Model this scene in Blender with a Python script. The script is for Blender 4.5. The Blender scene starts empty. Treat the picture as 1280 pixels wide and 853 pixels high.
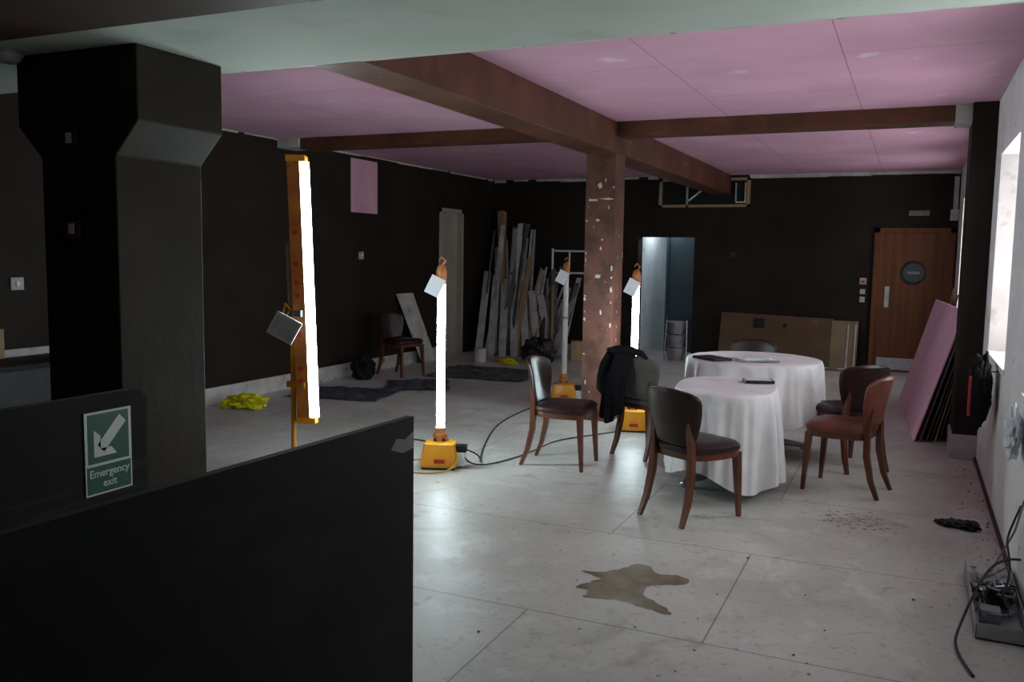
import bpy, bmesh, math, random
from mathutils import Matrix, Vector, noise
random.seed(7)
D=bpy.data
SC=bpy.context.scene
try:
    SC.view_settings.view_transform='Standard'; SC.view_settings.look='None'
except Exception: pass
# ------------------------------------------------------------------ materials
def new_mat(name):
    m=D.materials.new(name); m.use_nodes=True
    nt=m.node_tree; b=nt.nodes['Principled BSDF']
    return m,nt,b
def mat(name,c1,c2=None,scale=4,rough=.6,metal=0,bump=.0,bscale=30,detail=6,spec=.5,lo=.35,hi=.65,rvar=0,coord='Object',stretch=(1,1,1)):
    m,nt,b=new_mat(name); N=nt.nodes.new; L=nt.links.new
    b.inputs['Roughness'].default_value=rough; b.inputs['Metallic'].default_value=metal
    b.inputs['Specular IOR Level'].default_value=spec
    tc=N('ShaderNodeTexCoord'); mp=N('ShaderNodeMapping'); mp.inputs['Scale'].default_value=stretch
    L(tc.outputs[coord],mp.inputs[0])
    c2=c2 or tuple(v*.8 for v in c1)
    n=N('ShaderNodeTexNoise'); n.inputs['Scale'].default_value=scale; n.inputs['Detail'].default_value=detail
    L(mp.outputs[0],n.inputs['Vector'])
    r=N('ShaderNodeValToRGB'); r.color_ramp.elements[0].position=lo; r.color_ramp.elements[1].position=hi
    r.color_ramp.elements[0].color=(*c1,1); r.color_ramp.elements[1].color=(*c2,1)
    L(n.outputs['Fac'],r.inputs[0]); L(r.outputs[0],b.inputs['Base Color'])
    if rvar:
        mr=N('ShaderNodeMapRange'); mr.inputs[3].default_value=rough-rvar; mr.inputs[4].default_value=rough+rvar
        L(n.outputs['Fac'],mr.inputs[0]); L(mr.outputs[0],b.inputs['Roughness'])
    if bump:
        n2=N('ShaderNodeTexNoise'); n2.inputs['Scale'].default_value=bscale; n2.inputs['Detail'].default_value=4
        L(mp.outputs[0],n2.inputs['Vector'])
        bp=N('ShaderNodeBump'); bp.inputs['Strength'].default_value=bump; bp.inputs['Distance'].default_value=.02
        L(n2.outputs['Fac'],bp.inputs['Height']); L(bp.outputs[0],b.inputs['Normal'])
    m['ramp']=r.name
    return m
def overlay(m,color,scale,lo,hi,detail=8,stretch=(1,1,1),amount=1.0,dist=0):
    """second noise layer (scuffs / stains) over the base colour"""
    nt=m.node_tree;N=nt.nodes.new;L=nt.links.new;b=nt.nodes['Principled BSDF']
    src=b.inputs['Base Color'].links[0].from_socket
    tc=N('ShaderNodeTexCoord');mp=N('ShaderNodeMapping');mp.inputs['Scale'].default_value=stretch
    mp.inputs['Location'].default_value=(random.random()*5,random.random()*5,random.random()*5)
    L(tc.outputs['Object'],mp.inputs[0])
    n=N('ShaderNodeTexNoise');n.inputs['Scale'].default_value=scale;n.inputs['Detail'].default_value=detail;n.inputs['Distortion'].default_value=dist
    L(mp.outputs[0],n.inputs['Vector'])
    r=N('ShaderNodeMapRange');r.inputs[1].default_value=lo;r.inputs[2].default_value=hi;r.inputs[4].default_value=amount
    L(n.outputs['Fac'],r.inputs[0])
    mx=N('ShaderNodeMix');mx.data_type='RGBA'
    L(r.outputs[0],mx.inputs[0]);L(src,mx.inputs[6]);mx.inputs[7].default_value=(*color,1)
    L(mx.outputs[2],b.inputs['Base Color'])
    return m
def emis(name,c,s):
    m,nt,b=new_mat(name); b.inputs['Base Color'].default_value=(*c,1)
    b.inputs['Emission Color'].default_value=(*c,1); b.inputs['Emission Strength'].default_value=s
    return m
def brick_lines(m,w,h,off,loc,color,mortar=.008,rot=(0,0,0),amount=.8):
    nt=m.node_tree;N=nt.nodes.new;L=nt.links.new;b=nt.nodes['Principled BSDF']
    src=b.inputs['Base Color'].links[0].from_socket
    tc=N('ShaderNodeTexCoord');mp=N('ShaderNodeMapping')
    mp.inputs['Location'].default_value=loc;mp.inputs['Rotation'].default_value=rot
    L(tc.outputs['Object'],mp.inputs[0])
    br=N('ShaderNodeTexBrick');br.offset=off;br.inputs['Scale'].default_value=1
    br.inputs['Brick Width'].default_value=w;br.inputs['Row Height'].default_value=h
    br.inputs['Mortar Size'].default_value=mortar;br.inputs['Mortar Smooth'].default_value=.1
    L(mp.outputs[0],br.inputs['Vector'])
    mu=N('ShaderNodeMath');mu.operation='MULTIPLY';mu.inputs[1].default_value=amount
    L(br.outputs['Fac'],mu.inputs[0])
    mx=N('ShaderNodeMix');mx.data_type='RGBA'
    L(mu.outputs[0],mx.inputs[0]);L(src,mx.inputs[6]);mx.inputs[7].default_value=(*color,1)
    L(mx.outputs[2],b.inputs['Base Color'])
    return m

M_wall=overlay(mat('dark_brown_paint',(.015,.010,.007),(.021,.015,.010),2,rough=.6,bump=.12,bscale=25,spec=.15),(.4,.36,.32),5,.80,.81)
M_col=overlay(mat('column_paint',(.019,.015,.010),(.028,.022,.015),2.5,rough=.6,bump=.12,bscale=18,spec=.12),(.4,.36,.3),6,.80,.81)
M_beam=overlay(mat('beam_redbrown_paint',(.120,.043,.022),(.065,.026,.015),3,rough=.5,bump=.15,bscale=20,spec=.25),(.55,.48,.42),9,.72,.74)
overlay(M_beam,(.045,.022,.015),4,.58,.70,detail=10,amount=.7,dist=.6)
M_post=overlay(mat('post_redbrown_paint',(.130,.052,.036),(.075,.032,.023),5,rough=.5,bump=.25,bscale=22,spec=.25),(.6,.53,.46),11,.69,.71,stretch=(1,1,.6))
overlay(M_post,(.05,.022,.016),5,.54,.64,detail=10,amount=.75)
M_beamd=mat('beam_dark_paint',(.070,.040,.028),(.045,.027,.019),3,rough=.6,spec=.2)
M_pink=overlay(mat('pink_plasterboard',(.58,.32,.43),(.65,.37,.48),1.6,rough=.75,bump=.03,spec=.2),(.75,.62,.66),3,.66,.72,amount=.6)
overlay(M_pink,(.42,.25,.32),.9,.50,.75,detail=8,amount=.5)
brick_lines(M_pink,2.4,1.1,.5,(-.2,.45,0),(.16,.08,.11),.004,(0,0,math.pi/2),amount=.6)
M_pinkb=mat('pink_board_face',(.58,.31,.40),(.66,.38,.47),2,rough=.75)
M_soff=overlay(mat('soffit_plaster',(.42,.47,.42),(.48,.53,.48),1.2,rough=.8,bump=.05,bscale=6,spec=.2),(.3,.32,.3),2,.6,.75,amount=.5)
M_white=overlay(overlay(mat('white_wall_plaster',(.84,.86,.85),(.76,.78,.77),3,rough=.7,bump=.1,bscale=15,spec=.2),(.45,.40,.32),4,.62,.76,amount=.5),(.2,.16,.12),9,.71,.735)
M_rev=overlay(mat('window_reveal_plaster',(.66,.60,.58),(.54,.49,.48),3,rough=.8,bump=.1,bscale=15,spec=.1),(.25,.19,.13),5,.6,.7,amount=.6)
M_trim=overlay(mat('trim_offwhite',(.50,.50,.47),(.36,.35,.32),6,rough=.6),(.15,.12,.1),8,.66,.7)
# floor
M_floor=mat('dusty_floor_boards',(.55,.55,.51),(.44,.435,.395),.9,rough=.45,bump=.05,bscale=12,rvar=.14,spec=.35)
overlay(M_floor,(.31,.29,.235),.9,.48,.73,detail=12,amount=.7,dist=.6)
overlay(M_floor,(.64,.64,.61),4.5,.54,.72,detail=12,amount=.55,dist=.4)
overlay(M_floor,(.26,.24,.20),30,.56,.72,detail=7,amount=.5,dist=.4)
overlay(M_floor,(.26,.235,.19),2.6,.60,.76,detail=12,amount=.65,dist=1.2)
overlay(M_floor,(.22,.20,.165),6,.64,.74,detail=12,amount=.5,dist=1.0)
overlay(M_floor,(.10,.09,.075),14,.70,.74,detail=6,amount=.65)
brick_lines(M_floor,2.44,1.22,.324,(2.44*2-1.73,-3.54+1.22*5,0),(.10,.09,.075),.004,amount=.7)
M_puddle=mat('wet_dirt',(.125,.098,.055),(.25,.21,.15),9,rough=.35,spec=.35,detail=10)
M_stain=mat('dirt_stain',(.26,.235,.19),(.36,.33,.28),12,rough=.6)
M_wood=mat('door_wood',(.165,.052,.012),(.10,.030,.008),2.2,rough=.45,spec=.3,stretch=(6,6,.5),detail=8)
M_woodl=mat('raw_pine',(.34,.23,.12),(.25,.16,.08),3,rough=.6,stretch=(8,8,.7))
M_ply=overlay(mat('plywood_sheet',(.105,.062,.028),(.075,.044,.022),2,rough=.5,stretch=(1,1,3)),(.26,.15,.11),3,.62,.7,amount=.5)
M_plyl=mat('plywood_sheet_light',(.20,.15,.08),(.15,.11,.06),3,rough=.6)
M_chw=mat('chair_walnut',(.13,.036,.014),(.075,.020,.009),8,rough=.3,stretch=(3,3,.6))
M_lea=mat('brown_leather',(.026,.011,.009),(.016,.007,.006),9,rough=.36,bump=.08,bscale=80,spec=.35)
M_lear=mat('tan_leather',(.18,.048,.024),(.10,.028,.016),7,rough=.42,bump=.12,bscale=80)
M_leag=mat('worn_grey_leather',(.11,.105,.095),(.07,.065,.058),9,rough=.45,bump=.15,bscale=60)
M_cloth=mat('white_tablecloth',(.76,.75,.75),(.66,.64,.65),5,rough=.85,bump=.25,bscale=14,spec=.15)
overlay(M_cloth,(.60,.46,.49),2.2,.56,.75,amount=.4)
M_yel=mat('worklight_yellow',(.80,.36,.02),(.70,.28,.015),8,rough=.4)
M_oran=mat('fixture_orange',(.50,.18,.035),(.34,.11,.022),10,rough=.45)
overlay(M_oran,(.12,.06,.03),16,.64,.7)
M_red=mat('red_print',(.5,.03,.02),rough=.5)
M_tube=emis('lit_fluorescent_tube',(.78,.96,1.0),52)
M_tubeoff=mat('unlit_tube',(.62,.62,.58),(.5,.5,.47),6,rough=.2)
M_blk=mat('black_plastic',(.010,.010,.011),(.018,.018,.018),10,rough=.45,spec=.3)
M_blkc=mat('black_fabric',(.006,.006,.008),(.012,.012,.014),12,rough=.9,bump=.3,bscale=50,spec=.15)
M_panel=overlay(mat('black_hoarding_board',(.007,.007,.008),(.012,.012,.013),2,rough=.6,bump=.06,bscale=8,rvar=.1,spec=.18),(.03,.03,.03),3,.55,.8,amount=.5,stretch=(1,1,4))
overlay(M_panel,(.05,.05,.05),2.5,.62,.72,detail=10,stretch=(1,.5,5),amount=.4,dist=1)
M_ptop=mat('hoarding_top_edge',(.06,.058,.055),(.035,.033,.03),10,rough=.7)
M_edge=mat('board_edge',(.10,.095,.09),(.06,.055,.05),10,rough=.7)
M_tape=mat('grey_tape',(.22,.21,.19),(.16,.15,.14),12,rough=.5)
M_grn=mat('sign_green',(.012,.12,.065),(.014,.13,.07),3,rough=.35)
M_sw=mat('sign_white',(.78,.84,.80),(.74,.80,.76),3,rough=.35)
M_card=mat('paper_card',(.70,.74,.78),(.62,.66,.70),5,rough=.6)
M_metal=mat('galvanised_metal',(.45,.46,.47),(.32,.33,.34),9,rough=.35,metal=.8)
M_alu=mat('alu_strip',(.50,.51,.52),(.36,.36,.37),9,rough=.45,metal=.4)
M_grey=mat('grey_door_paint',(.36,.34,.28),(.28,.26,.21),2,rough=.6)
M_tile=mat('white_wall_tile',(.65,.70,.72),(.60,.65,.67),2,rough=.25)
brick_lines(M_tile,.3,.15,0,(0,0,0),(.2,.22,.22),.006,(0,math.pi/2,0))
M_blue=mat('bluegrey_paint',(.05,.07,.085),(.04,.06,.07),2,rough=.6)
M_yellowbag=mat('yellow_plastic_bag',(.60,.55,.01),(.48,.43,.01),6,rough=.3,bump=.4,bscale=12)
M_sheet=mat('dark_plastic_sheet',(.035,.040,.052),(.09,.095,.11),5,rough=.35,bump=.5,bscale=9)
M_rope=mat('cable_black',(.012,.012,.012),rough=.5)
M_cy=mat('cable_yellow',(.50,.32,.03),rough=.5)
M_opdark=mat('painted_opening_dark',(.004,.004,.004),rough=.9)  # near-black colour stands in for the shade inside openings and holes
M_gy=mat('grey_card',(.25,.26,.28),(.2,.2,.22),6,rough=.6)
m,nt,b=new_mat('window_glass')
nt.nodes.remove(b); o=nt.nodes['Material Output'];tr=nt.nodes.new('ShaderNodeBsdfTransparent');gl=nt.nodes.new('ShaderNodeBsdfGlossy');gl.inputs['Roughness'].default_value=.05
mx=nt.nodes.new('ShaderNodeMixShader');mx.inputs[0].default_value=.06
nt.links.new(tr.outputs[0],mx.inputs[1]);nt.links.new(gl.outputs[0],mx.inputs[2]);nt.links.new(mx.outputs[0],o.inputs[0]);M_glass=m

# ------------------------------------------------------------------ mesh builder
class B:
    def __init__(s,name): s.name=name; s.v=[];s.f=[];s.fm=[];s.mats=[]
    def mi(s,m):
        if m not in s.mats: s.mats.append(m)
        return s.mats.index(m)
    def add(s,vs,fs,m,X=None):
        k=len(s.v)
        for v in vs:
            v=Vector(v)
            if X is not None: v=X@v
            s.v.append(v)
        i=s.mi(m)
        for f in fs: s.f.append([k+a for a in f]); s.fm.append(i)
    def box(s,x0,x1,y0,y1,z0,z1,m,X=None):
        vs=[(x,y,z) for x in (x0,x1) for y in (y0,y1) for z in (z0,z1)]
        fs=[(0,1,3,2),(4,6,7,5),(0,4,5,1),(2,3,7,6),(0,2,6,4),(1,5,7,3)]
        s.add(vs,fs,m,X)
    def loft(s,loops,m,X=None,cap=True):
        n=len(loops[0]); vs=[p for l in loops for p in l]; fs=[]
        for i in range(len(loops)-1):
            for j in range(n):
                a=i*n+j;b=i*n+(j+1)%n
                fs.append((a,b,b+n,a+n))
        if cap:
            fs.append(tuple(reversed(range(n)))); fs.append(tuple(range((len(loops)-1)*n,len(loops)*n)))
        s.add(vs,fs,m,X)
    def sweep(s,pts,rad,m,seg=10,X=None,square=False):
        pts=[Vector(p) for p in pts]; loops=[]
        if not isinstance(rad,(list,tuple)): rad=[rad]*len(pts)
        up=None
        for i,p in enumerate(pts):
            t=(pts[min(i+1,len(pts)-1)]-pts[max(i-1,0)]).normalized()
            if up is None: up=Vector((0,1,0)) if abs(t.y)<.9 else Vector((1,0,0))
            a=t.cross(up).normalized(); up=a.cross(t).normalized()
            l=[]
            n=4 if square else seg
            for j in range(n):
                th=2*math.pi*j/n+(math.pi/4 if square else 0)
                l.append(p+(a*math.cos(th)+up*math.sin(th))*rad[i]*(1.3 if square else 1))
            loops.append(l)
        s.loft(loops,m,X)
    def cyl(s,p0,p1,r,m,seg=16,r2=None,X=None): s.sweep([p0,p1],[r,r if r2 is None else r2],m,seg,X)
    def disc_stack(s,prof,m,c=(0,0),seg=24,X=None):
        s.loft([[(c[0]+r*math.cos(2*math.pi*j/seg),c[1]+r*math.sin(2*math.pi*j/seg),z) for j in range(seg)] for r,z in prof],m,X)
    def grid(s,fn,nu,nv,m,X=None,both=False):
        vs=[fn(i/nu,j/nv) for i in range(nu+1) for j in range(nv+1)]
        fs=[(i*(nv+1)+j,(i+1)*(nv+1)+j,(i+1)*(nv+1)+j+1,i*(nv+1)+j+1) for i in range(nu) for j in range(nv)]
        s.add(vs,fs,m,X)
    def blob(s,c,r,m,amp=.2,fr=3,sub=4,X=None,flat=True):
        bm=bmesh.new();bmesh.ops.create_icosphere(bm,subdivisions=sub,radius=1)
        vs=[]
        for v in bm.verts:
            d=v.co.copy(); k=1+amp*noise.noise(d*fr+Vector(c)*3)+amp*.5*noise.noise(d*fr*3+Vector(c))
            p=Vector((c[0]+d.x*r[0]*k,c[1]+d.y*r[1]*k,c[2]+d.z*r[2]*k))
            if flat and p.z<.003: p.z=.003
            vs.append(p)
        fs=[[v.index for v in f.verts] for f in bm.faces]; bm.free()
        s.add(vs,fs,m,X)
    def done(s,loc=(0,0,0),rz=0,smooth=True,bevel=0,sub=0,solid=0):
        me=D.meshes.new(s.name); me.from_pydata([tuple(v) for v in s.v],[],s.f)
        for mt in s.mats: me.materials.append(mt)
        me.polygons.foreach_set('material_index',s.fm)
        bm=bmesh.new();bm.from_mesh(me);bmesh.ops.recalc_face_normals(bm,faces=bm.faces);bm.to_mesh(me);bm.free()
        if smooth:
            me.polygons.foreach_set('use_smooth',[True]*len(me.polygons))
            me.set_sharp_from_angle(angle=math.radians(38))
        me.update()
        o=D.objects.new(s.name,me); SC.collection.objects.link(o); o.location=loc; o.rotation_euler=(0,0,rz)
        if solid:
            md=o.modifiers.new('solid','SOLIDIFY');md.thickness=solid
        if bevel:
            md=o.modifiers.new('bevel','BEVEL');md.width=bevel;md.segments=2;md.limit_method='ANGLE'
        if sub:
            md=o.modifiers.new('sub','SUBSURF');md.levels=sub;md.render_levels=sub
        return o
def simple_box(name,x0,x1,y0,y1,z0,z1,m,bevel=0):
    b=B(name);b.box(x0,x1,y0,y1,z0,z1,m);return b.done(smooth=False,bevel=bevel)
def T(x,y,z,rz=0,rx=0,ry=0):
    return Matrix.Translation((x,y,z))@Matrix.Rotation(rz,4,'Z')@Matrix.Rotation(ry,4,'Y')@Matrix.Rotation(rx,4,'X')

# ------------------------------------------------------------------ room shell
XL,XR,YB,YF,ZC=-6.55,.55,13.7,-3.0,2.84
ZS=2.55
simple_box('floor',XL-.3,XR+.4,YF-.2,YB+3.2,-.12,0,M_floor)
# left wall with a grey recessed door
b=B('wall_left');t=.3
b.box(XL-t,XL,YF,11.8,0,ZC,M_wall);b.box(XL-t,XL,12.5,YB,0,ZC,M_wall);b.box(XL-t,XL,11.8,12.5,2.24,ZC,M_wall)
b.done(smooth=False)
b=B('door_1');b.box(XL-.12,XL-.07,11.8,12.5,0,2.24,M_grey);b.box(XL-.07,XL+.015,11.76,11.82,0,2.28,M_grey);b.box(XL-.07,XL+.015,12.48,12.54,0,2.28,M_grey)
b.box(XL-.07,XL+.015,11.76,12.54,2.22,2.28,M_grey);b.cyl((XL-.07,11.9,1.0),(XL-.02,11.9,1.0),.025,M_metal);b.done(smooth=False)
# back wall with doorway, solid behind the beam vent
b=B('wall_back')
b.box(XL-.3,-4.0,YB,YB+.25,0,ZC,M_wall);b.box(-4.0,-3.1,YB,YB+.25,1.9,ZC,M_wall);b.box(-3.1,XR+.4,YB,YB+.25,0,ZC,M_wall)
b.done(smooth=False)
b=B('wall_corridor')
b.box(-4.12,-4.02,YB+.25,YB+3,0,2.4,M_white);b.box(-3.05,-2.95,YB+.25,YB+3,0,2.4,M_tile);b.box(-4.12,-2.95,YB+3,YB+3.1,0,2.4,M_tile)
b.box(-4.12,-2.95,YB+.25,YB+3,2.4,2.5,M_blue);b.done(smooth=False)
b=B('door_2');b.box(-3.72,-3.30,YB+.9,YB+.95,0,1.95,M_blue);b.box(-3.76,-3.72,YB+.86,YB+.98,0,2.0,M_blue);b.done(smooth=False)
simple_box('wall_front',XL-.3,XR+.4,YF-.2,YF,0,ZC,M_wall)
# right wall with windows
wins=[(3.5,5.1),(6.15,7.45),(9.0,10.3),(11.5,12.7)]
z0,z1=.93,2.38;wo=XR+.36
b=B('wall_right');y=YF
for (a,c) in wins:
    b.box(XR,wo,y,a,0,ZC,M_white);b.box(XR,wo,a,c,0,z0,M_white);b.box(XR,wo,a,c,z1,ZC,M_white);y=c
b.box(XR,wo,y,YB,0,ZC,M_white);b.done(smooth=False)
for i,(a,c) in enumerate(wins):
    b=B('window_%d'%(i+1));x0=wo-.10;x1=wo-.04
    b.box(x0,x1,a,a+.06,z0,z1,M_trim);b.box(x0,x1,c-.06,c,z0,z1,M_trim);b.box(x0,x1,a,c,z0,z0+.07,M_trim);b.box(x0,x1,a,c,z1-.06,z1,M_trim)
    b.box(x0,x1,(a+c)/2-.025,(a+c)/2+.025,z0,z1,M_trim);b.box(x0,x1,a,c,1.78,1.82,M_trim)
    b.box(XR+.002,x0,c-.008,c,z0,z1,M_rev);b.box(XR+.002,x0,a,a+.008,z0,z1,M_rev)
    b.box(XR-.010,x0,a-.03,c+.03,z0-.03,z0+.005,M_white)
    b.add([(x0+.03,a,z0),(x0+.03,c,z0),(x0+.03,c,z1),(x0+.03,a,z1)],[(0,1,2,3)],M_glass)
    b.done(smooth=False)
    l=D.lights.new('window_portal','AREA');l.shape='RECTANGLE';l.size=z1-z0;l.size_y=c-a;l.cycles.is_portal=True
    lo=D.objects.new('window_portal',l);SC.collection.objects.link(lo);lo.location=(wo+.02,(a+c)/2,(z0+z1)/2);lo.rotation_euler=(0,math.radians(90),0)
# ceilings
simple_box('ceiling',XL-.3,XR+.4,3.8,YB+.25,ZC,ZC+.12,M_pink)
simple_box('ceiling_entrance',XL-.3,XR+.4,YF-.2,2.2,ZC,ZC+.12,M_soff)
b=B('ceiling_soffit');b.box(XL,XR,2.70,3.8,ZS,ZC+.12,M_soff);b.done(smooth=False)
simple_box('beam_entrance',XL,XR,2.2,2.70,ZS-.05,ZC+.12,M_beamd)
b=B('beam_main');b.box(-2.87,-2.57,3.8,YB,ZS,ZC,M_beam);b.done(smooth=False,bevel=.008)
b=B('beam_cross_right');b.box(-2.57,.25,8.0,8.28,2.71,ZC,M_beam);b.box(.25,XR,7.98,8.3,2.69,ZC,M_trim);b.done(smooth=False,bevel=.006)
b=B('beam_cross_left');b.box(XL+.3,-2.87,8.05,8.33,2.72,ZC,M_beam);b.box(XL,XL+.3,8.03,8.35,2.74,ZC,M_trim);b.done(smooth=False,bevel=.006)
b=B('post_main');b.box(-2.865,-2.575,8.0,8.29,0,ZS,M_post)
rs=random.Random(5)
def chip(cx,cz,w_,h_,side=0):
    n=9;l=[]
    for j in range(n):
        a=2*math.pi*j/n;k=rs.uniform(.5,1.2);u=w_*k*math.cos(a);v=h_*k*math.sin(a)
        l.append((cx+u,7.9985,cz+v) if side==0 else (-2.5735,8.145+u,cz+v))
    b.add(l,[tuple(range(n))],M_trim)
for i in range(20): chip(rs.choice([-2.85,-2.59,rs.uniform(-2.84,-2.60)]),rs.uniform(.3,2.4),rs.uniform(.003,.014),rs.uniform(.006,.03))
for i in range(8): chip(rs.uniform(-.12,.12),rs.uniform(.3,2.4),rs.uniform(.004,.015),rs.uniform(.006,.02),1)
chip(-2.72,1.40,.035,.022);chip(-2.74,1.93,.03,.012);chip(-2.80,2.12,.06,.014);chip(-2.66,2.13,.09,.010);chip(-2.72,2.25,.03,.03)
b.done(smooth=False)
# dark column with flared head
b=B('column_flared')
def rect(xa,xb,z): return [(xa,3.1,z),(xb,3.1,z),(xb,3.66,z),(xa,3.66,z)]
b.loft([rect(-4.0,-3.49,0),rect(-4.0,-3.49,2.04),rect(-4.16,-3.34,2.20),rect(-4.16,-3.34,ZS)],M_col)
b.done(smooth=False,bevel=.008)
for zz in (2.08,1.64):
    b=B('wall_socket_box');b.box(-3.82,-3.74,3.085,3.1,zz,zz+.09,M_beam);b.box(-3.80,-3.765,3.08,3.087,zz+.025,zz+.075,M_card);b.done(smooth=False)
b=B('ceiling_sensor');b.disc_stack([(.06,ZS),(.07,ZS-.02),(.05,ZS-.05),(.03,ZS-.06)],M_trim,c=(-4.08,3.0));b.done()
# pilaster
b=B('pilaster_right');b.box(.37,XR,7.9,8.35,0,ZC,M_wall);b.box(.355,XR,7.885,8.365,0,.2,M_trim);b.done(smooth=False,bevel=.005)
# trims
simple_box('baseboard_left',XL,XL+.025,YF,11.76,0,.17,M_trim)
simple_box('baseboard_right',XR-.015,XR,YF,7.885,0,.03,M_beamd)
simple_box('baseboard_back',XL,-4.02,YB-.02,YB,0,.12,M_trim)
b=B('trim_1')
y=3.9
while y<13.5:
    l=random.uniform(.3,.9);b.box(XL,XL+.012,y,min(y+l,13.6),ZC-random.uniform(.010,.03),ZC,M_trim);y+=l+random.choice([0,0,.1])
b.done(smooth=False)
b=B('trim_2');x=-2.3
while x<.5:
    l=random.uniform(.2,.6);b.box(x,min(x+l,.54),YB-.012,YB,ZC-random.uniform(.04,.06),ZC,M_trim);x+=l
x=XL
while x<-3.8:
    l=random.uniform(.2,.6);b.box(x,min(x+l,-3.7),YB-.012,YB,ZC-random.uniform(.02,.05),ZC,M_trim);x+=l+random.choice([0,.15])
b.done(smooth=False)
simple_box('trim_3',XL,XR,3.8,3.82,ZS,ZS+.03,M_trim)

# vent frame at end of main beam, dark of the opening painted on panels
b=B('wall_vent_frame')
X0,X1,Z0,Z1=-3.68,-2.28,2.36,2.80;fy=YB-.03
for (a,c,d,e) in [(X0,X1,Z0,Z0+.04),(X0,X1,Z1-.04,Z1),(X0,X0+.05,Z0,Z1),(X1-.05,X1,Z0,Z1)]: b.box(a,c,fy,YB,d,e,M_woodl)
b.box(X0+.05,-2.88,YB-.012,YB,Z0+.04,Z1-.04,M_opdark);b.box(-2.56,X1-.05,YB-.012,YB,Z0+.04,Z1-.04,M_opdark);b.box(-2.88,-2.56,YB-.012,YB,Z0+.04,ZS,M_opdark)
b.box(-3.25,-3.22,fy,YB,Z0,Z1,M_metal);b.box(-2.50,-2.36,fy-.01,YB,Z0+.06,Z0+.08,M_metal);b.box(-2.50,-2.48,fy-.01,YB,Z0+.06,Z1-.08,M_metal);b.box(-2.36,-2.34,fy-.01,YB,Z0+.06,Z1-.08,M_metal)
b.cyl((-3.2,fy-.03,Z0+.1),(-2.9,fy-.03,Z1-.1),.02,M_metal);b.done(smooth=False)

# wooden door with porthole
b=B('door_3');x0,x1,zt=-.42,.46,1.98
b.box(x0-.02,x1,YB-.04,YB-.0,0,zt,M_wood)
b.box(x0-.09,x0-.02,YB-.06,YB,0,zt+.07,M_wood);b.box(x1,x1+.07,YB-.06,YB,0,zt+.07,M_wood);b.box(x0-.09,x1+.07,YB-.06,YB,zt,zt+.07,M_wood)
X=T(.02,YB-.04,1.42,rx=math.pi/2)
b.disc_stack([(.17,0),(.17,.015),(.14,.02)],M_blk,X=X,seg=32);b.disc_stack([(.135,.0),(.135,.022)],M_blue,X=X,seg=32)
b.box(-.06,.10,YB-.068,YB-.06,1.40,1.44,M_gy)
b.box(-.34,-.28,YB-.055,YB-.04,.92,1.22,M_alu);b.box(x0+.02,x1-.04,YB-.05,YB-.04,.03,.2,M_alu)
b.done(bevel=.003)
b=B('door_frame_bare');b.box(-4.50,-4.44,YB-.03,YB,0,2.0,M_wood);b.done(smooth=False)
# back wall fixings
b=B('light_switch_panel');b.box(-.68,-.59,YB-.02,YB,1.24,1.33,M_trim);b.box(-.66,-.61,YB-.025,YB-.02,1.26,1.30,M_red)
b.box(-.67,-.60,YB-.02,YB,1.10,1.17,M_trim);b.box(-.67,-.60,YB-.02,YB,.98,1.06,M_trim);b.done(smooth=False)
b=B('exit_sign_holder');b.box(-.08,.18,YB-.03,YB,2.22,2.29,M_tape);b.done(smooth=False)
b=B('wall_conduit');b.box(.47,.53,YB-.05,YB,2.2,2.75,M_trim);b.box(.44,.54,YB-.1,YB-.02,2.15,2.3,M_trim);b.done(smooth=False)
b=B('power_socket');b.box(-2.55,-2.47,YB-.02,YB,1.60,1.68,M_beamd);b.done(smooth=False)
# left wall
simple_box('plasterboard_patch',XL,XL+.014,9.45,10.05,2.10,2.78,M_pinkb)
b=B('light_switch');b.box(XL,XL+.02,9.62,9.72,1.50,1.6,M_trim);b.box(XL,XL+.03,9.65,9.69,1.54,1.57,M_card);b.done(smooth=False)
b=B('light_switch');b.box(XL,XL+.02,4.75,4.86,1.25,1.35,M_trim);b.box(XL+.02,XL+.03,4.79,4.82,1.28,1.32,M_card);b.done(smooth=False)
b=B('low_bar_counter');b.box(XL+.03,XL+.55,3.6,5.9,0,.68,M_blk);b.box(XL+.03,XL+.58,3.57,5.93,.68,.72,M_panel);b.box(XL+.03,XL+.06,3.6,5.9,.72,.78,M_trim)
b.box(XL+.06,XL+.09,4.55,4.62,.72,.95,M_woodl);b.done(smooth=False)

# ------------------------------------------------------------------ barriers + sign
def bx(y): return -1.165+.04*y
b=B('stair_barrier_panel');e0,e1=-.6,1.84
b.add([(bx(e0),e0,0),(bx(e1),e1,0),(bx(e1),e1,1.2),(bx(e0),e0,1.2)],[(0,1,2,3)],M_panel)
b.add([(bx(e0)-.02,e0,0),(bx(e1)-.02,e1,0),(bx(e1)-.02,e1,1.2),(bx(e0)-.02,e0,1.2)],[(0,3,2,1)],M_panel)
b.add([(bx(e1),e1,0),(bx(e1)-.02,e1,0),(bx(e1)-.02,e1,1.2),(bx(e1),e1,1.2)],[(0,1,2,3)],M_edge)
b.add([(bx(e0),e0,1.2),(bx(e1),e1,1.2),(bx(e1)-.02,e1,1.2),(bx(e0)-.02,e0,1.2)],[(0,1,2,3)],M_ptop)
b.add([(bx(e0),e0,0),(bx(e0)-.02,e0,0),(bx(e0)-.02,e0,1.2),(bx(e0),e0,1.2)],[(0,1,2,3)],M_edge)
tp=[(1.74,1.135),(1.79,1.118),(1.838,1.122),(1.838,1.165),(1.80,1.15),(1.765,1.158)]
b.add([(bx(y)+.0012,y,z) for y,z in tp],[tuple(range(len(tp)))],M_tape)
b.done(smooth=False)
b=B('stair_barrier_panel');
pts=[(-.6,0),(1.86,0),(1.86,1.16),(1.845,1.19),(1.82,1.2),(-.6,1.2)]
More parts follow.
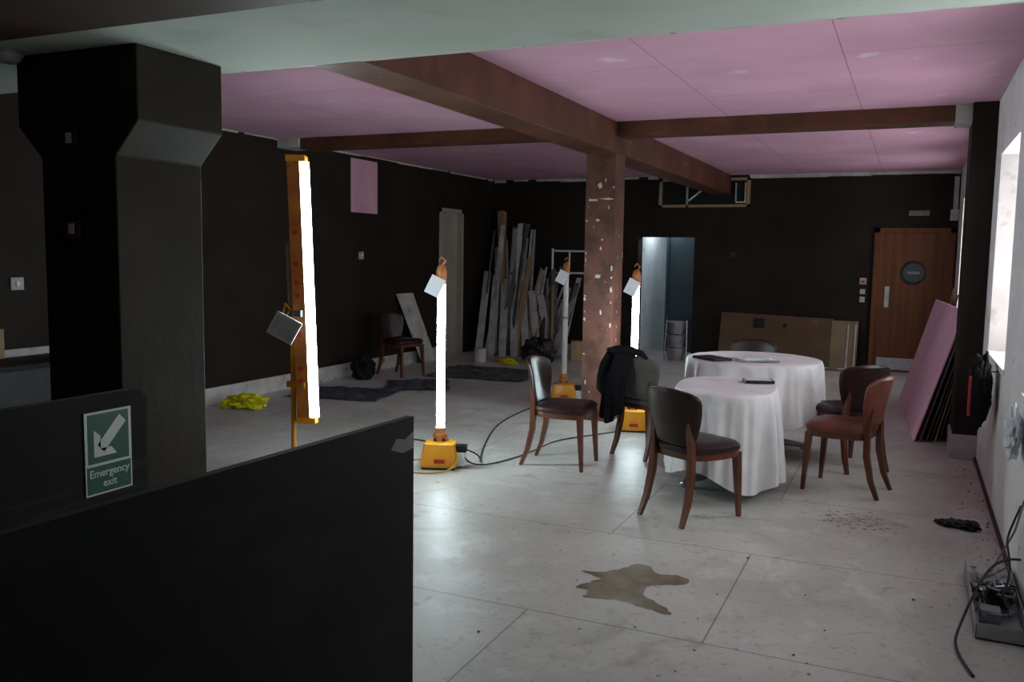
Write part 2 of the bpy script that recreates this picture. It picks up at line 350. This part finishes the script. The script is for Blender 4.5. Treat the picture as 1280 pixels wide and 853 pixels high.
n=len(pts);b.add([(-2.0,y,z) for y,z in pts]+[(-2.03,y,z) for y,z in pts],[tuple(range(n)),tuple(reversed(range(n,2*n)))],M_panel)
b.add([(-2.0,y,z) for y,z in pts]+[(-2.03,y,z) for y,z in pts],[(i,(i+1)%n,(i+1)%n+n,i+n) for i in range(n)],M_edge)
b.done(smooth=False)
# sign : on X=-2 facing +X ; local u=+Y, v=Z
sg=B('emergency_exit_sign');sx=-1.996
sg.box(-1.9995,sx,1.645,1.80,.925,1.155,M_sw)
sg.box(sx,sx+.001,1.650,1.795,.930,1.005,M_grn)
sg.box(sx,sx+.001,1.655,1.790,1.013,1.149,M_grn)
# white arrow pointing down-left
cu,cv=1.7225,1.081
def arrow(pts): sg.add([(sx+.0022,cu+p[0],cv+p[1]) for p in pts],[tuple(range(len(pts)))],M_sw)
h=.011
arrow([(.047-h,.047+h),(.047+h,.047-h),(-.028+h,-.028-h),(-.028-h,-.028+h)])
arrow([(-.05,-.05),(.025,-.05),(.025-.018,-.05+.022),(-.028,-.028)])
arrow([(-.05,-.05),(-.028,-.028),(-.028,.007),(-.05,.025)])
so=sg.done(smooth=False)
for txt,zz,yy in (('Emergency',.975,1.7225),('exit',.945,1.7225)):
    c=D.curves.new('sign_text','FONT');c.body=txt;c.size=.030;c.align_x='CENTER';c.extrude=.0003;c.offset=.0003
    o=D.objects.new('sign_text',c);SC.collection.objects.link(o);c.materials.append(M_sw)
    o.rotation_euler=(math.pi/2,0,math.pi/2);o.location=(sx+.0015,yy,zz);o.parent=so

# ------------------------------------------------------------------ chairs
def chair(loc,face,lm,wm=M_chw,extra=None,name='dining_chair'):
    b=B(name)
    # seat : rounded trapezoid, pillow top
    def outline(s,z,n=28):
        l=[]
        for j in range(n):
            th=2*math.pi*j/n;c,sn=math.cos(th),math.sin(th)
            x=math.copysign(abs(c)**.45,c);y=math.copysign(abs(sn)**.45,sn)
            w=.235 if y>0 else .235-.045*abs(y)
            l.append((x*w*s,y*.215*s+.01,z))
        return l
    b.loft([outline(.93,.385),outline(.95,.40),outline(.95,.425)],wm)
    b.loft([outline(.97,.425),outline(1.0,.44),outline(.99,.46),outline(.9,.478),outline(.6,.488),outline(.2,.491)],lm)
    # front legs (slightly splayed, tapered)
    for sx_ in (-1,1):
        b.sweep([(sx_*.185,.18,.41),(sx_*.190,.19,.25),(sx_*.198,.205,0)],[.024,.020,.013],wm,square=True)
        b.sweep([(sx_*.135,-.215,.62),(sx_*.150,-.195,.45),(sx_*.158,-.20,.28),(sx_*.165,-.235,.12),(sx_*.172,-.285,0)],[.016,.021,.021,.018,.013],wm,square=True)
    # balloon back shell
    loops=[];n=26
    for i in range(19):
        v=i/18
        z=.47+.35*v
        hw=.150+.065*math.sin(min(v/.80,1)*math.pi/2)
        if v>.76: hw*=math.sqrt(max(0.0,1-((v-.76)/.243)**3))
        if i==18: hw=.07
        th=.027 if 0<i<18 else .012
        yb=-.205-.075*v
        l=[]
        for j in range(n):
            a=2*math.pi*j/n;c,sn=math.cos(a),math.sin(a)
            x=math.copysign(abs(c)**.8,c)*hw;yy=math.copysign(abs(sn)**.6,sn)*th
            l.append((x,yb+yy+1.5*x*x+.004*0,z))
        loops.append(l)
    b.loft(loops,lm)
    if extra: extra(b)
    return b.done(loc=(loc[0],loc[1],0),rz=math.atan2(-face[0],face[1]))
def jacket(b):
    # coat hung over one half of the chair back
    def fn(u,v):
        x=-.26+.30*u
        s=(v-.40)/.6 if v>.40 else -(.40-v)/.40
        fold=.014*math.sin(15*u+1.5*s)+.008*math.sin(27*u+3)
        bow=1.2*x*x
        if s<0:
            k=-s; y=-.300-.050*min(1,k*2.5)-.02*k; z=.865-.035*min(1,k*4)-(.50+.07*math.sin(4*u))*k**1.15
            y+=fold*(.3+k)
        else:
            k=s; y=-.285+.075*min(1,k*3); z=.865-.03*min(1,k*4)-(.30+.05*math.sin(6*u))*k
            y+=fold*(.3+k)
        z-=.10*max(0,abs(u-.55)-.30)**1.0
        x-=.04*abs(s)
        return (x,y+bow+.012*noise.noise(Vector((u*4,v*5,1))),z)
    b.grid(fn,44,40,M_blkc)
    b.sweep([(-.20,-.31,.82),(-.26,-.30,.72),(-.31,-.27,.62),(-.35,-.22,.52),(-.36,-.17,.46)],[.025,.038,.042,.05,.03],M_blkc,seg=12)
    b.sweep([(-.22,-.30,.845),(-.10,-.305,.865),(.02,-.305,.865),(.12,-.30,.845),(.17,-.29,.81)],[.02,.032,.032,.026,.012],M_blkc,seg=12)
chair((-2.36,6.22),(1,.05),M_lea)
chair((-1.86,6.90),(.40,.92),M_leag,extra=jacket)
chair((-1.17,5.36),(.48,.88),M_lea)
chair((-.37,6.46),(-1,.22),M_lear)
chair((-.40,7.22),(-.62,.78),M_lea)
chair((-1.33,8.44),(.10,-1),M_lea)
chair((-6.00,9.80),(1,-.25),M_lea)

# ------------------------------------------------------------------ tables
def table(name,loc,rx,ry,pw,zb,rz=0,seed=0,nf=15,zt=.752,fl=1.0):
    rnd=random.Random(seed);b=B(name)
    def R(th):
        c,s=abs(math.cos(th)),abs(math.sin(th))
        return ((c/rx)**pw+(s/ry)**pw)**(-1/pw)
    n=300;ph=[rnd.uniform(0,6.28) for _ in range(6)]
    loops=[]
    prof=[(.02,0),(.2,0),(.4,0),(.6,0),(.75,0),(.9,0),(.985,-.002),(1.0,-.009)]
    for s,dz in prof:
        l=[]
        for j in range(n):
            th=2*math.pi*j/n;x=R(th)*s*math.cos(th);y=R(th)*s*math.sin(th)
            l.append((x,y,zt+dz+.0035*noise.noise(Vector((x*9,y*9,seed)))))
        loops.append(l)
    for i in range(1,27):
        k=i/26;l=[]
        for j in range(n):
            th=2*math.pi*j/n;c,s=math.cos(th),math.sin(th)
            f=.7*math.sin(nf*th+ph[0]+.9*math.sin(3*th+ph[1]))+1.5*noise.noise(Vector((c*4.5,s*4.5,seed+k*.4)))+.8*noise.noise(Vector((c*10,s*10,seed+5+k*.6)))
            dr=(.004+.034*k+.040*(k**.6)*f)*fl
            hem=zb+.05*math.sin(2*th+ph[3])+.035*math.sin(5*th+ph[4])+.012*f
            z=zt-.009-(zt-.009-hem)*k
            r=R(th)+dr+.004*noise.noise(Vector((c*9,s*9,k*8+seed)))
            l.append((r*c,r*s,z))
        loops.append(l)
    b.loft(loops,M_cloth,cap=False)
    b.disc_stack([(min(rx,ry)*.96,zt-.05),(min(rx,ry)*.96,zt-.015)],M_woodl,seg=40)
    b.disc_stack([(.035,.06),(.035,.70)],M_metal)
    for a in range(4):
        an=a*math.pi/2+.5
        L_=min(rx,ry)*.85
        b.sweep([(0,0,.12),(math.cos(an)*L_*.6,math.sin(an)*L_*.6,.07),(math.cos(an)*L_,math.sin(an)*L_,.045)],[.03,.028,.02],M_metal,seg=8)
        b.blob((math.cos(an)*L_,math.sin(an)*L_,.028),(.035,.035,.026),M_metal,amp=0,sub=2)
    return b.done(loc=(loc[0],loc[1],0),rz=rz)
table('round_dining_table',(-1.15,7.40),.54,.54,2,.26,seed=3,zt=.775,nf=17)
table('side_dining_table',(-1.13,6.13),.335,.46,2.6,.12,rz=.12,seed=5,nf=13,zt=.715)
# things on tables
b=B('paper_stack');b.box(-.16,.16,-.11,.11,0,.012,M_gy,T(0,0,0,.1));b.box(-.13,.14,-.09,.10,.012,.022,M_card,T(0,0,0,.3));b.box(-.10,.1,-.07,.07,.022,.028,M_sw,T(.02,.0,0,-.3))
b.done(loc=(-1.10,7.18,.779),rz=.3,smooth=False)
b=B('black_folder');b.box(-.14,.14,-.09,.09,0,.018,M_blk);b.done(loc=(-1.43,7.10,.779),rz=-.7,smooth=False)
b=B('note_book');b.box(-.10,.10,-.07,.07,0,.02,M_blk);b.box(-.085,.085,-.055,.055,.02,.022,M_card);b.box(-.095,-.085,-.07,.07,.02,.0215,M_yel);b.done(loc=(-.95,6.36,.719),rz=.35,smooth=False)

# ------------------------------------------------------------------ work lights
def worklight(loc,rz,lit,lo=.30,hi=1.38,name='tube_work_light'):
    b=B(name)
    def rr(w,d,z,n=20,p=.35):
        l=[]
        for j in range(n):
            a=2*math.pi*j/n;c,s=math.cos(a),math.sin(a)
            l.append((math.copysign(abs(c)**p,c)*w,math.copysign(abs(s)**p,s)*d,z))
        return l
    b.loft([rr(.135,.11,.012),rr(.14,.115,.02),rr(.135,.11,.10),rr(.115,.095,.185),rr(.06,.06,.20)],M_yel)
    b.box(-.03,.05,-.118,-.105,.05,.08,M_red);b.box(-.12,.12,-.12,.12,.003,.014,M_blk)
    b.box(.10,.19,-.05,.06,.02,.12,M_card);b.box(.12,.2,-.04,.04,.12,.17,M_blk);b.box(-.04,.04,-.05,.05,.198,.225,M_blk)
    b.disc_stack([(.055,.19),(.055,.25),(.045,.26),(.04,lo)],M_oran)
    b.disc_stack([(.03,lo),(.03,hi)],M_tube if lit else M_tubeoff)
    b.disc_stack([(.034,hi-.01),(.038,hi+.01),(.040,hi+.08),(.030,hi+.12),(.012,hi+.135)],M_oran)
    b.sweep([(0,0,hi+.12),(.03,0,hi+.16),(0,0,hi+.19),(-.02,0,hi+.16)],.007,M_oran,seg=8)
    if not lit:
        b.disc_stack([(.036,.9),(.036,.93)],M_gy)
    # hanging test tag
    b.box(-.055,.055,-.002,.002,-.14,0,M_card,T(-.01,-.05,hi+.04,rz=.25,ry=.45))
    return b.done(loc=(loc[0],loc[1],0),rz=rz)
worklight((-3.15,5.70),.35,True)
worklight((-3.42,8.98),.3,False)
worklight((-2.27,7.75),.3,True,hi=1.34)
# tall fixture on stand
b=B('tall_site_lamp')
A=Vector((-3.50,4.58,.50));C=Vector((-3.60,4.62,2.19))
ax=(C-A).normalized()
rt=Vector((.9114,.4115,0));fw=rt.cross(ax).normalized()
def fb(h0,h1,r0,r1,f0,f1,m_):
    vs=[A+ax*h+rt*r+fw*f for r in (r0,r1) for f in (f0,f1) for h in (h0,h1)]
    b.add(vs,[(0,1,3,2),(4,6,7,5),(0,4,5,1),(2,3,7,6),(0,2,6,4),(1,5,7,3)],m_)
LN=(C-A).length
fb(0,LN,-.065,.015,-.045,.045,M_oran);fb(-.01,.03,-.07,.05,-.05,.05,M_yel);fb(LN-.03,LN+.01,-.07,.05,-.05,.05,M_yel)
b.cyl(A+ax*.03+rt*.043,A+ax*(LN-.03)+rt*.043,.024,M_tube,seg=20)
for h in (.25,.33,.55,.8,.88,1.0,1.2): fb(h,h+.03,-.045,-.015,-.048,-.0455,M_red);
for h in (.25,.33,.55,.8,.88,1.0,1.2): fb(h,h+.03,-.045,-.015,.0455,.048,M_red)
fb(.6,1.15,-.10,-.065,-.02,.02,M_woodl)
PX=-3.60
b.cyl((PX,4.55,0.02),(PX,4.55,1.22),.016,M_yel);b.cyl((PX,4.55,.6),(PX,4.55,1.22),.012,M_metal)
b.box(PX-.04,PX+.10,4.53,4.60,.72,.76,M_yel);b.box(PX-.04,PX+.08,4.53,4.60,1.18,1.22,M_metal)
b.sweep([(PX,4.53,1.22),(PX-.04,4.53,1.26),(PX-.06,4.53,1.2),(PX-.03,4.53,1.14),(PX,4.52,1.02)],.007,M_yel,seg=8)
for a in range(3):
    an=a*2.094+.4;b.cyl((PX,4.55,.16),(PX+.30*math.cos(an),4.55+.30*math.sin(an),.014),.012,M_yel)
b.box(-.085,.085,-.012,.012,-.075,.075,M_gy,T(-3.53,4.38,1.12,rz=.5,ry=.5));b.box(-.07,.07,-.014,-.012,-.06,.06,M_tape,T(-3.53,4.38,1.12,rz=.5,ry=.5))
b.cyl((-3.53,4.40,1.19),(PX,4.52,1.22),.004,M_blk)
b.done()

# cables
def cable(name,pts,r,m_):
    c=D.curves.new(name,'CURVE');c.dimensions='3D';c.bevel_depth=r;c.bevel_resolution=2
    s=c.splines.new('NURBS');s.points.add(len(pts)-1);s.use_endpoint_u=True;s.order_u=4
    for p,q in zip(s.points,pts): p.co=(*q,1)
    o=D.objects.new(name,c);SC.collection.objects.link(o);c.materials.append(m_);return o
cable('power_cable',[(-2.98,5.74,.1),(-2.9,5.7,.02),(-2.8,5.95,.008),(-2.7,6.5,.008),(-2.75,7.0,.008),(-2.5,7.3,.008),(-2.35,7.6,.008)],.006,M_rope)
cable('power_cable',[(-3.0,5.7,.12),(-2.95,5.6,.02),(-3.05,5.45,.008),(-3.3,5.4,.008),(-3.5,5.5,.008),(-3.45,5.8,.008),(-3.2,5.95,.008),(-3.0,5.9,.008)],.006,M_cy)
cable('power_cable',[(-2.96,5.75,.14),(-2.85,5.75,.12),(-2.88,5.85,.03),(-2.95,5.95,.008),(-3.3,6.8,.008),(-3.6,7.8,.008),(-3.5,8.9,.008)],.006,M_rope)
cable('power_cable',[(-3.60,4.6,.012),(-3.9,5.2,.008),(-4.4,5.9,.008),(-4.1,6.6,.008),(-3.4,6.3,.008)],.006,M_rope)

# ------------------------------------------------------------------ floor marks
def pp(x,y): dx,dy=x-800,y-706; return (-1.21+.00366*dx+.0029*dy,4.33+.00138*dx-.0098*dy)
pud=[(726,718),(752,719),(778,712),(800,706),(816,709),(822,718),(845,719),(862,724),(856,732),(828,733),(806,738),(808,748),(826,758),(836,768),(815,765),(790,757),(762,753),(732,753),(738,744),(722,740),(738,733),(752,728)]
w=[pp(*p) for p in pud]
b=B('water_puddle')
nn=len(w);rim=[]
for i in range(nn):
    p0,p1,p2,p3=[Vector((*w[(i+k)%nn],0)) for k in (-1,0,1,2)]
    for t in (0,.25,.5,.75):
        q=.5*((2*p1)+(p2-p0)*t+(2*p0-5*p1+4*p2-p3)*t*t+(3*p1-p0-3*p2+p3)*t**3)
        q=q+Vector((noise.noise(q*25),noise.noise(q*25+Vector((9,9,9))),0))*.022
        rim.append(q)
b.add([(p.x,p.y,.0012) for p in rim],[tuple(range(len(rim)))],M_puddle);b.done(smooth=False)
b=B('floor_stain');rs=random.Random(4)
for i in range(110):
    cx=-.22+rs.gauss(0,.11);cy=5.66+rs.gauss(0,.10);r=rs.uniform(.003,.017)
    b.add([(cx+r*rs.uniform(.6,1.3)*math.cos(a*.785),cy+r*rs.uniform(.6,1.3)*math.sin(a*.785),.0012+.00002*i) for a in range(8)],[tuple(range(8))],M_stain)
b.done(smooth=False)
b=B('plaster_crumbs');rs=random.Random(8)
for i in range(90):
    k=rs.random()
    if k<.6: cx=XR-.03-abs(rs.gauss(0,.08));cy=rs.uniform(5.1,7.6)
    else: cx=rs.uniform(-2.4,.3);cy=rs.uniform(3.2,5.0)
    r=rs.uniform(.002,.006)
    b.box(-r,r,-r*.7,r*.7,.001,.001+r,rs.choice([M_trim,M_edge,M_stain]),T(cx,cy,0,rs.uniform(0,3)))
b.done(smooth=False)

# ------------------------------------------------------------------ right side clutter
b=B('pink_plasterboard_stack')
def board(b,p,m1,m2,th=.0125):
    # p: 4 pts (bottom far, bottom near, top near, top far) ; thickness towards +X
    n=(Vector(p[1])-Vector(p[0])).cross(Vector(p[3])-Vector(p[0])).normalized()
    if n.x<0: n=-n
    q=[Vector(a)+n*th for a in p];vs=[Vector(a) for a in p]+q
    b.add(vs,[(0,1,2,3)],m1);b.add(vs,[(4,7,6,5),(0,4,5,1),(1,5,6,2),(2,6,7,3),(3,7,4,0)],m2)
board(b,[(-.06,10.9,.003),(.09,8.45,.003),(.43,8.50,1.17),(.26,10.9,1.17)],M_pinkb,M_pinkb)
board(b,[(.02,10.8,.003),(.14,8.47,.003),(.45,8.50,1.14),(.33,10.8,1.14)],M_pinkb,M_edge)
for i in range(6): board(b,[(.08+i*.035,10.6,.003),(.19+i*.035,8.50+i*.02,.003),(.455+i*.01,8.5+i*.02,1.0-i*.03),(.38+i*.015,10.5,1.0)],M_edge,random.choice([M_edge,M_woodl,M_beam]))
b.done(smooth=False)
b=B('timber_offcut')
for (x,y_,l) in [(.33,10.95,1.3),(.36,11.05,1.22),(.30,11.15,1.1)]: b.sweep([(x-.15,y_,.02),(x+.12,y_+.02,l)],.018,M_woodl,square=True)
b.done(smooth=False)
b=B('hanging_jacket')
b.blob((.45,6.5,.78),(.065,.15,.22),M_blkc,amp=.35,fr=2.5,flat=False);b.blob((.445,6.38,.72),(.06,.07,.18),M_blkc,amp=.3,flat=False)
b.box(.375,.39,6.34,6.37,.60,.86,M_red);b.cyl((.46,6.5,.88),(.55,6.5,.885),.008,M_metal);b.done()
b=B('crumpled_cloth');b.blob((.50,4.95,.76),(.035,.10,.12),M_card,amp=.5,fr=3,flat=False);b.done()
b=B('rubble_scrap')
b.blob((.32,5.83,.015),(.08,.05,.03),M_blk,amp=.5);b.blob((.40,5.80,.02),(.05,.05,.035),M_blk,amp=.5);b.blob((.25,5.87,.01),(.04,.03,.015),M_blk,amp=.5);b.done()
b=B('cable_tray')
x0,x1,y0,y1=.33,.53,4.1,4.98
b.box(x0,x1,y0,y1,.003,.008,M_metal);b.box(x0,x0+.004,y0,y1,.003,.07,M_metal);b.box(x1-.004,x1,y0,y1,.003,.07,M_metal);b.box(x0,x1,y0,y0+.004,.003,.07,M_metal)
rs=random.Random(2)
for i in range(16):
    p=Vector((rs.uniform(.36,.5),rs.uniform(4.3,4.8),.03));pts=[p.copy()]
    for k in range(7):
        p=p+Vector((rs.uniform(-.06,.06),rs.uniform(-.09,.09),rs.uniform(-.03,.04)));p.x=min(max(p.x,.345),.515);p.y=min(max(p.y,4.12),4.95);p.z=min(max(p.z,.02),.16);pts.append(p.copy())
    b.sweep(pts,.005,rs.choice([M_rope,M_rope,M_metal,M_gy]),seg=6)
b.box(.40,.5,4.5,4.62,.01,.09,M_blk);b.box(.36,.44,4.3,4.38,.01,.06,M_gy)
b.done()
cable('loose_cable',[(.52,4.5,.25),(.42,4.4,.28),(.34,4.25,.20),(.27,4.1,.05),(.24,4.0,.008),(.26,3.85,.008),(.30,3.7,.008)],.006,M_rope)
cable('loose_cable',[(.53,4.7,.45),(.50,4.75,.32),(.46,4.65,.28),(.50,4.5,.2),(.45,4.4,.1)],.005,M_rope)
cable('loose_cable',[(.53,4.6,.5),(.51,4.62,.38),(.53,4.8,.30),(.47,4.9,.12),(.42,4.8,.05)],.005,M_gy)

# ------------------------------------------------------------------ back clutter
b=B('plywood_panel_leaning')
board(b,[(-2.62,13.38,.003),(-1.0,13.38,.003),(-1.0,13.62,.72),(-2.62,13.62,.76)],M_ply,M_ply,.02)
board(b,[(-1.02,13.36,.003),(-.66,13.38,.003),(-.66,13.62,.70),(-1.02,13.60,.70)],M_plyl,M_plyl,.02)
# front faces (board thickness side faces the room)
b.add([(-2.60,13.353,.02),(-1.03,13.353,.02),(-1.03,13.593,.71),(-2.60,13.593,.745)],[(0,1,2,3)],M_ply)
def onp(x,z,w,h,m_): 
    y_=13.375+.24*z/.74
    b.add([(x,y_-.03,z),(x+w,y_-.03,z),(x+w,y_-.03+.32*h,z+h),(x,y_-.03+.32*h,z+h)],[(0,1,2,3)],m_)
onp(-2.13,.55,.16,.14,M_blk);onp(-1.70,.58,.05,.05,M_opdark)
onp(-.80,.02,.02,.64,M_alu);onp(-.70,.02,.02,.64,M_alu);onp(-2.6,.02,1.9,.02,M_trim)
b.done(smooth=False)
# pails at doorway
b=B('steel_bucket_stack')
for i in range(3): b.disc_stack([(.12,.003+i*.2),(.15,.19+i*.2),(.16,.195+i*.2)],M_metal,c=(-3.28,13.45))
b.cyl((-3.45,13.4,.003),(-3.43,13.45,.62),.012,M_metal);b.cyl((-3.1,13.4,.003),(-3.12,13.45,.62),.012,M_metal);b.done()
# timber & plaster-strip pile in the corner
b=B('salvaged_timber_pile');rs=random.Random(11)
for i in range(70):
    x=rs.uniform(-6.2,-4.9);l=rs.uniform(1.0,1.75)*(1.2 if x<-5.6 else .82)
    ly=rs.uniform(.25,.95);lx=rs.uniform(-.12,.42)
    top=Vector((min(max(x-lx,XL+.06),-4.95),13.60-rs.uniform(0,.2),l));bot=Vector((x,13.6-ly-.2,.02))
    w_=rs.choice([.03,.03,.04,.06,.08,.1]);d=(top-bot).normalized();a=d.cross(Vector((0,1,0))).normalized()
    a=(a+Vector((0,rs.uniform(-.5,.5),0))).normalized();nn=d.cross(a).normalized()*.009
    vs=[bot-a*w_/2-nn,bot+a*w_/2-nn,top+a*w_/2-nn,top-a*w_/2-nn,bot-a*w_/2+nn,bot+a*w_/2+nn,top+a*w_/2+nn,top-a*w_/2+nn]
    b.add(vs,[(0,1,2,3),(4,7,6,5),(0,4,5,1),(1,5,6,2),(2,6,7,3),(3,7,4,0)],rs.choice([M_alu,M_trim,M_alu,M_woodl,M_trim,M_trim,M_edge,M_woodl]))
# tall board + broad painted panels
for (x,xx,l,w_,m_) in [(-5.98,-6.35,2.3,.16,M_woodl),(-5.80,-6.10,2.05,.12,M_edge),(-5.65,-5.95,2.1,.05,M_alu),(-5.55,-5.75,2.0,.05,M_alu)]:
    b.sweep([(x,12.9,.02),(xx,13.58,l)],w_/2.6,m_,square=True)
for i in range(7):
    x=-6.26+i*.16
    board(b,[(x+.14,12.15+i*.1,.003),(x+.26,12.15+i*.1,.003),(x-.10,13.2,1.30-.06*i),(x-.22,13.2,1.30-.06*i)],[M_alu,M_trim,M_edge,M_pinkb][i%4],M_trim,.012)
b.done(smooth=False)
b=B('metal_ladder_frame')
for x in (-5.45,-4.55): b.cyl((x,13.64,.01),(x,13.66,1.70),.018,M_card)
for z in (1.30,1.66): b.cyl((-5.45,13.65,z),(-4.55,13.65,z),.016,M_card)
for x in (-5.15,-4.85): b.cyl((x,13.65,1.30),(x,13.66,1.66),.013,M_card)
b.done()
b=B('waste_sack');b.blob((-4.95,11.9,.17),(.24,.2,.22),M_blk,amp=.3);b.done()
b=B('cardboard_piece');b.box(-.12,.12,-.1,.1,.003,.3,M_woodl,T(-4.55,12.55,0,.4));b.done(smooth=False)
b=B('yellow_rag');b.blob((-5.35,11.7,.03),(.12,.08,.04),M_yellowbag,amp=.5);b.blob((-5.2,11.5,.02),(.1,.06,.03),M_yellowbag,amp=.5);b.done()
b=B('leaning_board')
board(b,[(XL+.16,11.0,.003),(XL+.16,11.42,.003),(XL+.03,10.95,1.02),(XL+.03,10.5,1.02)],M_trim,M_edge,-.012);b.done(smooth=False)
b=B('yellow_plastic_bag');b.blob((-6.08,6.95,.06),(.20,.14,.085),M_yellowbag,amp=.5,fr=2.5);b.blob((-6.25,6.85,.04),(.08,.07,.04),M_yellowbag,amp=.5);b.done()
def sheet(name,cx,cy,sx_,sy_,rz,seed,h=.04):
    b=B(name)
    def fn(u,v):
        e=1+.12*noise.noise(Vector((u*3+seed,v*3,0)))
        x=(u-.5)*sx_*e;y=(v-.5)*sy_*e
        z=.004+h*abs(noise.noise(Vector((u*5,v*5,seed))))+h*.4*abs(noise.noise(Vector((u*14,v*14,seed))))
        return (x,y,z)
    b.grid(fn,40,40,M_sheet);return b.done(loc=(cx,cy,0),rz=rz)
sheet('plastic_dust_sheet',-5.75,8.15,1.1,.8,.2,1);sheet('plastic_dust_sheet',-5.35,9.1,.75,.8,.5,2,.05);sheet('plastic_dust_sheet',-5.1,10.5,1.3,1.2,.1,3,.05)
b=B('tool_bag');b.blob((-6.22,9.25,.13),(.14,.15,.17),M_blkc,amp=.3);b.done()
b=B('paint_tin');b.disc_stack([(.09,.003),(.09,.2),(.095,.205)],M_trim,c=(-5.75,11.6));b.done()

# ------------------------------------------------------------------ light
wd=D.worlds.new('World');SC.world=wd;wd.use_nodes=True
bg=wd.node_tree.nodes['Background'];bg.inputs[0].default_value=(.93,.97,1.0,1);bg.inputs[1].default_value=6.0
l=D.lights.new('corridor_fill','POINT');l.energy=18;l.color=(.75,.88,1);l.shadow_soft_size=.15  # unseen point light added to brighten the corridor, no fitting modelled
o=D.objects.new('corridor_fill',l);SC.collection.objects.link(o);o.location=(-3.75,14.5,2.2)

# ------------------------------------------------------------------ camera
cam=D.cameras.new('camera');cam.sensor_width=36;cam.lens=1100/1280*36;cam.clip_start=.05
co=D.objects.new('camera',cam);SC.collection.objects.link(co);SC.camera=co
R3=Matrix.Rotation(math.radians(24.3),3,'Z')@Matrix.Rotation(math.radians(90-5.66),3,'X')@Matrix.Rotation(0.0155,3,'Z')
co.matrix_world=Matrix.Translation((0,0,1.6))@R3.to_4x4()
